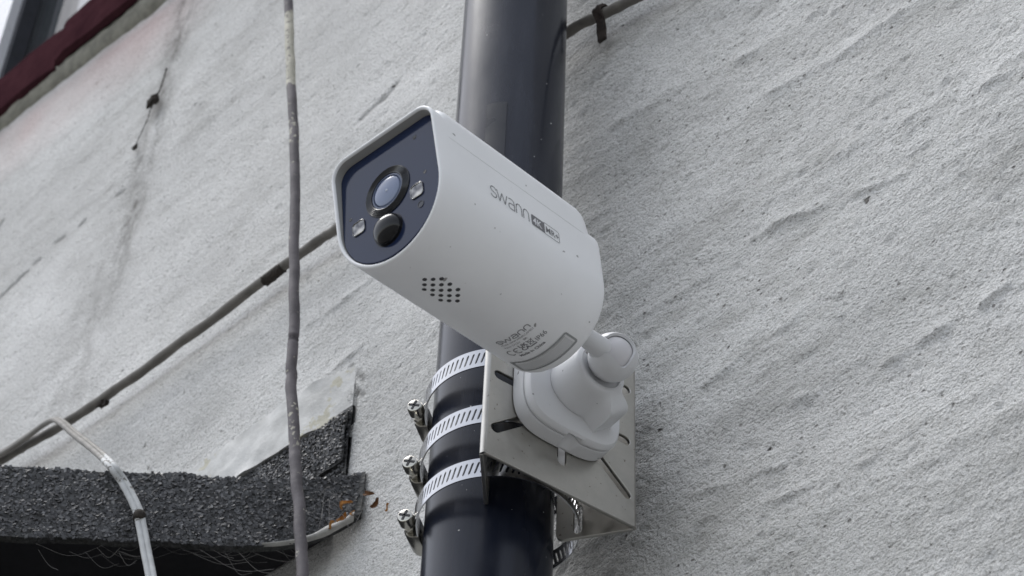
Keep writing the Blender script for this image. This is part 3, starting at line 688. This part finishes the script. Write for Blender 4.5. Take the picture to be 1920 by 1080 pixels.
# top cover
q = MB(); rows = []; LR, LT, LC = BRD+.0001, BHT+.0030, .0105
def lidsec(gx, gt):
    P = [(-LR+gx, .0235), (-LR+gx, LT-LC-gt)]
    for k in range(1, 13): t = PI-PI/2*k/12; P.append((-LR+gx+LC+LC*math.cos(t), LT-gt-LC+LC*math.sin(t)))
    for k in range(1, 9): P.append((-LR+gx+LC+(2*LR-2*gx-2*LC)*k/9, LT-gt))
    for k in range(0, 13): t = PI/2-PI/2*k/12; P.append((LR-gx-LC+LC*math.cos(t), LT-gt-LC+LC*math.sin(t)))
    P += [(LR-gx, .0235)]; return P
for e, gx, gt in [(-.0065, .0020, .0048), (-.0072, .0008, .0022), (-.0090, .0002, .0006), (-.0115, 0, 0), (-.05, 0, 0), (-.09, 0, .0002), (-.1075, 0, .0004), (-.1105, .0002, .0014), (-.1128, .0006, .0040), (-.1150, .0012, .0085), (-.1172, .0022, .0125)]:
    rows.append([L3(u, b, e) for u, b in lidsec(gx, gt)])
q.grid(rows, close_v=True); nn = len(rows[0]); q.F.append(tuple(range(nn))); q.F.append(tuple((len(rows)-1)*nn+k for k in range(nn)))
q.build('top_cover', MAT['white'], sc_, None, True, 45)
# front glass and what sits on it
EG = -.0055
q = MB(); S0 = section(.0023); rows = [[L3(u, b, e) for u, b in section(d)] for d, e in ((.0023, EG-.002), (.0023, EG-.0003), (.0026, EG))]
q.grid(rows, close_v=True); nn = len(rows[0]); q.F.append(tuple(2*nn+k for k in range(nn)))
glass = q.build('front_glass', MAT['glass'], sc_, None, True, 40)
GM = lambda u, b, e=0.0: frameM(L3(u, b, EG+e), AX, BX, FX)
fu, fbb = -.0026, 0.0
def gpx(x, y):                                                  # zoomed sketch coordinates of the front face to (u, b)
    p = at_plane(590+x/3.087, 170+y/3.087, FX, L3(0, 0, EG))-CC; return float(p @ AX), float(p @ BX)
lu, lb = gpx(424, 584)
q = MB(); pr = [(.0001, .0002), (.0096, .0002), (.0098, .0010)]
for k in range(5): r = .0101+k*.00075; pr += [(r, .0011-.0001*k), (r+.0003, .0013-.0001*k), (r+.0006, .0009-.0001*k)]
pr += [(.0139, .0005), (.0140, .0)]
lathe(q, pr, 72); lring = q.build('lens_ring', simple('glossy_black_plastic', (.010, .011, .014), .22), glass, GM(lu, lb), True, 30)
LN = Nodes('sky_tinted_lens'); LN.set(Base_Color=(.07, .09, .15), Roughness=.12, Specular_IOR_Level=.5, IOR=1.5)
LN2 = Nodes('sky_tinted_lens_core'); LN2.set(Base_Color=(.14, .175, .27), Roughness=.12, Specular_IOR_Level=.5, IOR=1.55)  # blue-grey base colours paint in the hazy sky reflected by the coated lens
q = MB(); lathe(q, [(.0097, .0003), (.0095, .0006), (.0087, .0007), (.0086, .0003)], 64); q.build('lens_edge', LN.m, glass, GM(lu, lb), True, 40)
q = MB(); lathe(q, [(.0086, .0004), (.0076, .0008), (.0060, .0012), (.0038, .0015), (.0016, .0017), (.0001, .00175)], 64); q.build('lens', LN2.m, glass, GM(lu, lb), True)
q = MB(); lathe(q, [(.0008, .0016), (.0006, .0019), (.0001, .0020)], 16); q.build('lens_glint', simple('lens_centre', (.35, .40, .48), .1), glass, GM(lu+.0006, lb-.0006), True)
pu, pb_ = gpx(431, 808)
PD = Nodes('black_dome'); PD.set(Base_Color=(.005, .005, .006), Roughness=.03, Specular_IOR_Level=.34, IOR=1.5)
q = MB(); lathe(q, [(.0088, .0), (.0087, .0004)]+[(max(.0001, .0084*math.cos(PI/2*k/14)), .0004+.0056*math.sin(PI/2*k/14)) for k in range(15)], 48); q.build('motion_sensor_dome', PD.m, glass, GM(pu, pb_), True, 50)
chrome = Nodes('led_reflector'); chrome.set(Base_Color=chrome.ramp(chrome.noise(170, 2), [(.40, (.10, .10, .105)), (.65, (.34, .335, .32))]), Metallic=1., Roughness=.15)
clear = simple('led_chip', (.65, .64, .58), .2)
for x, y in ((594, 580), (258, 797)):
    u, b = gpx(x, y); q = MB(); a = .0037; o_ = rrect(-a, -a, a, a, .0018, 5); n = len(o_)
    rows = [[(x_*s, y_*s, h) for x_, y_ in o_] for s, h in ((1.08, .0), (1.06, .0007), (.98, .0008), (.9, .0004), (.42, .00015), (.3, .00012))]
    q.grid(rows, close_v=True); q.F.append(tuple(5*n+k for k in range(n)))
    ld = q.build('led_window', chrome.m, glass, GM(u, b), True, 30)
for (x, y, r) in ((578, 270, .0011), (638, 469, .0009), (208, 749, .0009)):
    u, b = gpx(x, y); q = MB(); lathe(q, [(r*1.15, 0), (r, .00015), (r*.8, .0001), (.00005, .0001)], 16); q.build('pin_hole', MAT['black'], glass, GM(u, b), True, 40)
u, b = gpx(615, 657); q = MB(); lathe(q, [(.0019, 0), (.0019, .0003), (.0016, .0003), (.0015, .0001), (.0001, .0001)], 32); q.build('light_sensor', simple('dark_sensor', (.015, .018, .028), .15), glass, GM(u, b), True, 30)

# printing: everything is drawn in the unrolled skin of the body (arc from the bottom line, distance back)
QA = PI/2*BRD
def skin(s, back, off=.00012):
    a = abs(s); sg = 1 if s >= 0 else -1
    if a < QA: t = a/BRD; n2 = (sg*math.sin(t), -math.cos(t)); p = (BRD*n2[0], BRD*n2[1])
    else: n2 = (sg, 0); p = (sg*BRD, a-QA)
    return L3(p[0]+n2[0]*off, p[1]+n2[1]*off, -back)
def side_map(x, y): return lambda u, v: (y+v, x+u)               # reads along the body; v up the side
def base_map(s, bk): return lambda u, v: (s+u, bk-v)             # reads across the underside; letters point to the front
def ribbon(mb, pts, w, fn, off=.00012, closed=False):
    P = np.array(pts, float); n = len(P)
    D_ = [(P[(i+1) % n]-P[i-1]) if closed or 0 < i < n-1 else (P[1]-P[0] if i == 0 else P[-1]-P[-2]) for i in range(n)]
    rows = []
    for p, d in zip(P, D_):
        d = d/np.linalg.norm(d); nn = np.array([-d[1], d[0]])*w/2
        rows.append([skin(*fn(*(p+nn)), off), skin(*fn(*(p-nn)), off)])
    mb.grid(rows, close_u=closed)
def arcp2(cx, cy, rx, ry, a0, a1, n=14): return [(cx+rx*math.cos(math.radians(a0+(a1-a0)*k/n)), cy+ry*math.sin(math.radians(a0+(a1-a0)*k/n))) for k in range(n+1)]
def dense(P, step=.0006):
    out = [P[0]]
    for a, b in zip(P[:-1], P[1:]):
        n = max(1, int(math.dist(a, b)/step)); out += [(a[0]+(b[0]-a[0])*k/n, a[1]+(b[1]-a[1])*k/n) for k in range(1, n+1)]
    return out
def logo(mb, fn, h, wtot, w):                                    # thin rounded lower-case lettering
    sx = wtot/27.6; X_ = lambda v: v*sx
    S = arcp2(2.05, .745, 2.0, .255, 20, 270, 16)[:]; 
    Sp = [(3.9, .80), (3.5, .93), (2.6, 1.0), (1.5, 1.0), (.55, .92), (.15, .76), (.5, .60), (1.5, .53), (2.7, .48), (3.7, .40), (4.05, .25), (3.6, .08), (2.6, 0), (1.5, 0), (.5, .07), (.05, .20)]
    L = [Sp, [(4.5, 1), (6.3, 0), (8.2, .93), (10.1, 0), (11.9, 1)],
         [(13.1, .93), (14.2, 1), (15.6, 1), (16.6, .9), (17.0, .68), (17.0, .0), (15.3, 0), (13.7, .02), (12.95, .15), (12.9, .32), (13.4, .48), (14.4, .53), (17.0, .53)],
         [(18.4, 0), (18.4, .62), (18.8, .87), (19.8, 1), (20.9, 1), (22.0, .87), (22.4, .62), (22.4, 0)],
         [(23.7, 0), (23.7, .62), (24.1, .87), (25.1, 1), (26.2, 1), (27.3, .87), (27.6, .62), (27.6, 0)]]
    for i, l in enumerate(L):
        P = [(X_(x), y*h) for x, y in l]
        if i in (0,): P = [tuple(p) for p in catmull(np.array(P), 5)]
        if i in (3, 4, 2): P = [tuple(p) for p in P]
        ribbon(mb, dense(P), w, fn)
FONT = bpy.data.curves.new('probe', 'FONT').font
def text(mb, s, size, fn, off=.00012, bold=0.0, sx=1.0, align='LEFT'):
    cu = bpy.data.curves.new('txt', 'FONT'); cu.body = s; cu.size = size; cu.align_x = align; cu.offset = bold; cu.resolution_u = 3; cu.fill_mode = 'FRONT'
    o = bpy.data.objects.new('txt', cu); col.objects.link(o); bpy.context.view_layer.update()
    me = bpy.data.meshes.new_from_object(o.evaluated_get(bpy.context.evaluated_depsgraph_get())); bpy.data.objects.remove(o); bpy.data.curves.remove(cu)
    V = [skin(*fn(v.co.x*sx, v.co.y), off) for v in me.vertices]; F = [tuple(p.vertices) for p in me.polygons]; mb.add(V, F); bpy.data.meshes.remove(me)
def fillpoly(mb, pts, fn, off):
    c0 = np.mean(np.array(pts), 0); P = dense(list(pts)+[pts[0]], .001)[:-1]; n = len(P); rows = [[skin(*fn(*(c0+(np.array(p)-c0)*k)), off) for p in P] for k in (1, .66, .33, .02)]
    mb.grid(rows, close_v=True)
q = MB(); ytx = .0570
logo(q, side_map(.0386, ytx), .0064, .0274, .00058)
fillpoly(q, rrect(.0679, .0566, .0775, .0634, [.0001, .0001, .0010, .0010], 4), lambda u, v: (v, u), .00010)
ribbon(q, dense([(.0775, .0566)]+rrect(.0775, .0566, .0885, .0636, [.0010, .0010, .0001, .0001], 4)+[(.0775, .0566)]), .00035, lambda u, v: (v, u), .00012)
text(q, 'MR+', .0052, side_map(.0783, .0583), sx=.98, bold=.00008)
q.build('side_lettering', MAT['print'], body, fix=False)
q = MB(); text(q, '4K', .0056, side_map(.0689, .0580), off=.00022, bold=.00012, sx=.98); q.build('badge_lettering', MAT['printlite'], body, fix=False)
q = MB()
logo(q, base_map(-.0107, .0899), .0027, .0203, .00052)
text(q, 'Model: NVW-MR4KCAMEU', .00175, base_map(-.0107, .0921), sx=1.0)
text(q, 'Input: DC5V    2A', .00185, base_map(-.0107, .0944), sx=1.05)
for dy in (.0004, .0009): ribbon(q, [(.0029+k*.0003, dy) for k in range(6)], .00018, base_map(-.0003-.0012, .0944))
f_ = base_map(-.0131, .1008)
ribbon(q, [(p[0], p[1]) for p in arcp2(.0022, .0016, .0021, .0021, 55, 305)], .00055, f_)
ribbon(q, [(p[0], p[1]) for p in arcp2(.0067, .0020, .0021, .0021, 55, 305)], .00055, f_); ribbon(q, [(.0047, .0020), (.0065, .0020)], .0005, f_)
text(q, 'UK', .0034, base_map(-.0042, .0979), bold=.0001, sx=1.05); text(q, 'CA', .0034, base_map(-.0042, .1006), bold=.0001, sx=1.05)
f_ = base_map(.0012, .1004)
for P in ([(.0006, .0014), (.0003, .0044)], [(.0026, .0014), (.0029, .0044)], [(.0, .0044), (.0032, .0044)], [(.0006, .0014), (.0026, .0014)], [(-.0002, .0010), (.0034, .0050)], [(-.0002, .0050), (.0034, .0010)]): ribbon(q, dense(P), .0003, f_)
ribbon(q, dense([(-.0002, .0002), (.0034, .0002)]), .0007, f_)
text(q, 'IP66', .0042, base_map(.0053, .1000), sx=.92)
text(q, 'Made in China', .0025, base_map(-.0088, .1040), bold=.00006, sx=1.08)
q.build('underside_lettering', MAT['print'], body, fix=False)
# speaker holes
kk = [(0, 0), (1, 0), (2, 0), (0, 1), (1, 1), (2, 1), (3, 1), (0, 2), (1, 2), (2, 2), (3, 2), (4, 2), (1, 3), (2, 3), (3, 3), (4, 3), (2, 4), (3, 4), (4, 4)]
for c_, r_ in kk:
    s0, b0_ = -.00074+(c_-r_)*.00274, .02654+(c_+r_)*.00282; q = MB(); n = 18
    q.grid([[skin(s0+r*math.cos(2*PI*k/n), b0_+r*math.sin(2*PI*k/n), o) for k in range(n)] for r, o in ((.00115, .00002), (.00108, .00012), (.0005, .00008), (.00002, .00008))], close_v=True)
    q.build('speaker_hole', MAT['hole'], body, fix=False)
# rubber port flap
q = MB(); fl = rrect(-.0205, .1085, .0165, .1172, .0008, 3); ribbon(q, dense(fl+[fl[0]])[:-1], .0011, lambda u, v: (u, v), .00020, closed=True)
ribbon(q, dense([(-.0195, .1090), (-.0195, .1168)]), .0028, lambda u, v: (u, v), .00025)
fo = q.build('port_flap_frame', MAT['rubber'], body, fix=False)
q = MB(); q.grid([[skin(s, b, o) for s in np.linspace(-.0172, .0150, 40)] for b, o in ((.1094, .0001), (.1095, .0005), (.1157, .0006), (.1159, .0001))]); q.build('port_flap', MAT['flap'], body, smooth=True, angle=40, fix=False)

# ------------------------------------------------------------------ cables
def paint_attr(o, fn):
    me = o.data; a = me.attributes.new('paint', 'FLOAT', 'POINT'); a.data.foreach_set('value', np.array([fn(v.co) for v in me.vertices], 'f4'))
P = catmull([at(x, y, -.014) for x, y in [(-420, 1130), (-200, 985), (0, 864), (53, 833), (122, 794), (196, 745), (292, 677), (417, 584), (583, 461), (628, 431), (720, 360), (850, 245), (960, 148), (1065, 60), (1130, 27), (1190, -3), (1400, -110)]], 14)
P = P+np.stack([[.0008*mnoise.noise((i*.13, k, 1)) for k in range(3)] for i in range(len(P))])
q = MB(); tube(q, P, .0037*(1+.05*np.sin(np.arange(len(P))*.9)), 14)
wc = q.build('wall_cable', cable_material('grey_cable', base=(.165, .155, .14)), smooth=True, angle=60); tag(wc, 'thick grey cable running along the wall behind the camera and pipe', 'cable')
def sheath(px0, px1, rad_, nm, mat):
    q = MB(); n = 22; a = np.array(at(*px0, -.014)); b = np.array(at(*px1, -.014)); rows = []
    for i in range(n):
        c_ = a+(b-a)*i/(n-1); t = (b-a)/np.linalg.norm(b-a); u = np.cross(t, [0, 1., 0]); u /= np.linalg.norm(u); v = np.cross(u, t)
        e = .55 if i in (0, n-1) else 1
        rows.append([c_+(u*math.cos(k*2*PI/14)+v*math.sin(k*2*PI/14))*rad_*(1+.28*mnoise.noise((i*.8, k*.9, 3)))*e for k in range(14)])
    q.grid(rows, close_v=True); return q.build(nm, mat, wc, fix=True)
sheath((494, 529), (532, 500), .0042, 'torn_sheath', MAT['soot'])
# branch: leaves the wall cable, hooks over the bay roof edge and drops, painted white
def onk(px, py, off): n_ = np.array([1, -1, 0])/2**.5; return at_plane(px, py, n_, np.array([A[0], A[1], 0])+n_*off)
bp = [at(-160, 940, -.020), at(0, 852, -.022), at(45, 823, -.023), at(81, 797, -.026), at(102, 787, -.032), at(118, 794, -.044), at(139, 813, -.062), at(175, 841, -.090), onk(204, 868, .006), onk(232, 905, .007), onk(257, 954, .008), onk(265, 986, .008), onk(275, 1039, .009), onk(283, 1080, .010), onk(300, 1180, .012)]
P = catmull(bp, 12); wd = np.interp(np.arange(len(P)), [0, 50, 100, len(P)], [.0026, .0021, .0020, .0020])
q = MB(); b_ = tube(q, P, wd*.95, 10, side=.0015, ref=(1, -1, .2)); tube(q, P, wd*.95, 10, side=-.0015, ref=(1, -1, .2))
bc = q.build('branch_cable', cable_material('part_painted_cable', (.62, .63, .63), base=(.20, .19, .175)), smooth=True, angle=60); tag(bc, 'flat twin cable painted white where it hangs over the bay roof edge', 'cable')
zr = float(onk(175, 841, .0)[2])
paint_attr(bc, lambda c: min(1, max(0, (-.30-0+(c.x-(-.335))*9+.30))) if c.x > -.42 else .05)
q = MB(); c0 = onk(261, 968, .008); tube(q, [c0+np.array([0, 0, z]) for z in (-.003, -.001, .001, .003)], [.0036, .0041, .0040, .0035], 12); q.build('cable_tie', MAT['soot'], bc, smooth=True)
# hanging cable
hp = [(538, -180), (541, 0), (544, 100), (546, 160), (551, 250), (553, 330), (553, 400), (551, 500), (552, 600), (547, 680), (546, 720), (551, 800), (553, 860), (559, 930), (564, 1010), (567, 1080), (574, 1250)]
P = catmull([at(x, y, -.045) for x, y in hp], 12); P = P+np.stack([[.0009*mnoise.noise((i*.16, k*3, 5)) for k in range(3)] for i in range(len(P))])
q = MB(); tube(q, P, .0037*(1+.06*np.array([mnoise.noise((i*.35, 2, 2)) for i in range(len(P))])), 16)
hc = q.build('hanging_cable', cable_material('flaking_cable', (.50, .48, .40), base=(.115, .105, .112)), smooth=True, angle=60); tag(hc, 'dark grey cable with flaking cream paint hanging straight down in front of the wall', 'cable')
zA, zB_, zC, zD = at(545, 165, -.045)[2], at(542, 28, -.045)[2], at(551, 245, -.045)[2], at(551, 800, -.045)[2]
def hpaint(c):
    if zA < c.z < zB_: return .50
    if abs(c.z-zC) < .022: return .27
    if abs(c.z-zD) < .025: return .22
    return .10
paint_attr(hc, hpaint)

# cable clips
def clip(px, py, w, h, lab, bend):
    p = at(px, py, -.016); q = MB(); rows = []; n = 12
    for i in range(n):
        t = i/(n-1); z = h*(.5-t); y = -.006*math.sin(PI*min(1, t*2.2))*(t < .46)+.010*max(0, t-.46); ww = w*(1+.35*mnoise.noise((i*.7, px, 1)))
        rows.append([(p[0]+s*ww/2+bend*t*.006, p[1]+y-.0012*mnoise.noise((i, s, 2)), p[2]+z+.002*mnoise.noise((i*.9, s*2, 3))) for s in (-1, -.5, 0, .5, 1)])
    back_ = [[(x, y+.0022, z) for x, y, z in r] for r in rows[::-1]]
    q.grid(rows+back_, close_u=True); b = len(rows)*2
    for j in (0, 4): q.F.append(tuple(i*5+j for i in range(b)))
    o = q.build('cable_clip', MAT['rust'], smooth=True, angle=40); tag(o, lab, 'cable clip', 'iron clips holding the wall cable'); return o
clip(1130, 34, .0062, .025, 'rusty iron clip on the wall cable, right of the pipe', -1)
def clump(nm, lab, cat, px, py, Y, r, sx=1, sz=1, seed=1, thread=None, lean=0.0, mat='soot'):
    p = at(px, py, Y); bm = bmesh.new(); bmesh.ops.create_icosphere(bm, subdivisions=3, radius=r)
    for v in bm.verts:
        k = 1+.75*mnoise.noise((v.co*(1.6/r)+Vector((seed*9.1, 0, 0))))+.5*mnoise.noise((v.co*(4/r)+Vector((seed*3.1, 4, 0)))); z = v.co.z*k*sz
        v.co = Vector((v.co.x*k*sx+lean*z, v.co.y*k*.5, z))
    if thread:
        pts = catmull([np.array(at(x, y, Y-.001))-p for x, y in thread], 8); mb = MB(); tube(mb, pts, np.linspace(.0007, .00035, len(pts))*(1+.4*np.sin(np.arange(len(pts))*1.7)), 6)
        vs_ = [bm.verts.new(v) for v in mb.V]
        for f in mb.F: bm.faces.new([vs_[i] for i in f])
    o = bm_obj(nm, bm, MAT[mat], None, Matrix.Translation(p)); tag(o, lab, cat); return o
clump('dirt_clump', 'black ragged clump of dirt and cobweb on the wall below the window sill', 'dirt', 288, 188, -.006, .0062, .9, 1.1, 1, [(312, 128), (306, 150), (298, 172), (290, 190), (282, 205), (277, 222), (262, 255), (253, 275)], .35)
clump('dirt_speck', 'small black speck at the lower end of the cobweb thread', 'dirt', 253, 276, -.004, .0029, .9, 1, 2)
clump('grime_lump', 'dark lump of grime stuck under the wall cable near the roof', 'dirt', 194, 752, -.013, .0048, 1.2, 1.1, 3)
q = MB(); tube(q, catmull([at(x, y, -.013) for x, y in [(186, 750), (193, 744), (200, 741)]], 6), .0050, 10)

# ------------------------------------------------------------------ dry leaf scraps and cobweb by the roof end
leafm = [simple('dry_leaf', (.40, .19, .055), .8, var=.4, scale=150), simple('brown_leaf', (.16, .075, .03), .8, var=.4, scale=150)]
spots = [(650, 947, .9, 35, 0, 'long curled orange leaf scrap at the felt corner of the roof'), (642, 972, .85, 60, 0, 'orange leaf scrap lying on the felt end, below the longest one'), (622, 986, .8, 15, 0, 'flat rust coloured leaf scrap lowest on the felt edge'),
         (692, 926, .8, -25, 1, 'topmost curled brown leaf scrap caught on the wall'), (705, 943, .8, 10, 1, 'dark brown leaf scrap in the middle of the cluster on the wall'), (727, 952, .55, 30, 0, 'small orange leaf scrap farthest right, near the pipe'), (662, 962, .45, 80, 0, 'tiny orange leaf scrap just right of the felt corner')]
for i, (px, py, s, rot, mi, lab) in enumerate(spots):
    p = at(px, py, -.009 if px > 655 else -.016); q = MB(); n, mm = 14, 6; rows = []
    for k in range(n):
        t = k/(n-1); w = .0036*math.sin(PI*min(1, t*1.02))**.7*(1+.5*mnoise.noise((k*.8, i, 1)))+.0003; x = (t-.5)*.016
        rows.append([(x, w*(j/(mm-1)*2-1)+.003*math.sin(t*4+i), .0035*(j/(mm-1)*2-1)**2+.003*math.sin(t*5+i*2)+.0009*mnoise.noise((k*.9, j, i))) for j in range(mm)])
    back_ = [[(x, y, z-.0003) for x, y, z in r] for r in rows[::-1]]; q.grid(rows+back_, close_u=True)
    Mx = Matrix.Translation(p) @ Matrix.Rotation(math.radians(90), 4, 'X') @ Matrix.Rotation(math.radians(rot), 4, 'Z') @ Matrix.Rotation(.5*math.sin(i*2), 4, 'X') @ Matrix.Scale(s*.56, 4)
    o = q.build('dry_leaf', leafm[mi], None, Mx, True); tag(o, lab, 'dry leaf', 'dry leaf scraps by the roof end')
q = MB(); r = random.Random(3)
def webp(px, py, off=-.004): return onk(px, py, off)
for k in range(30):
    x0 = r.uniform(60, 600); x1 = x0+r.uniform(30, 150); y0 = r.uniform(1012, 1040); y1 = y0+r.uniform(-10, 40); pts = [np.array(webp(x0, y0)), np.array(webp((x0+x1)/2, (y0+y1)/2+r.uniform(4, 22), -.010)), np.array(webp(min(x1, 640), y1, -.006))]
    tube(q, catmull(pts, 8), .00011*r.uniform(.5, 1.5), 4)
for k in range(10):
    x0 = r.uniform(560, 650); pts = [np.array(at(x0, r.uniform(880, 1000), -.022)), np.array(at(x0+r.uniform(5, 25), r.uniform(900, 1010), -.016)), np.array(at(r.uniform(655, 700), r.uniform(900, 1000), -.006))]; tube(q, catmull(pts, 8), .00012, 4)
wb = q.build('cobweb', MAT['web']); tag(wb, 'dusty cobweb strands hanging under the felt roof edge', 'cobweb')
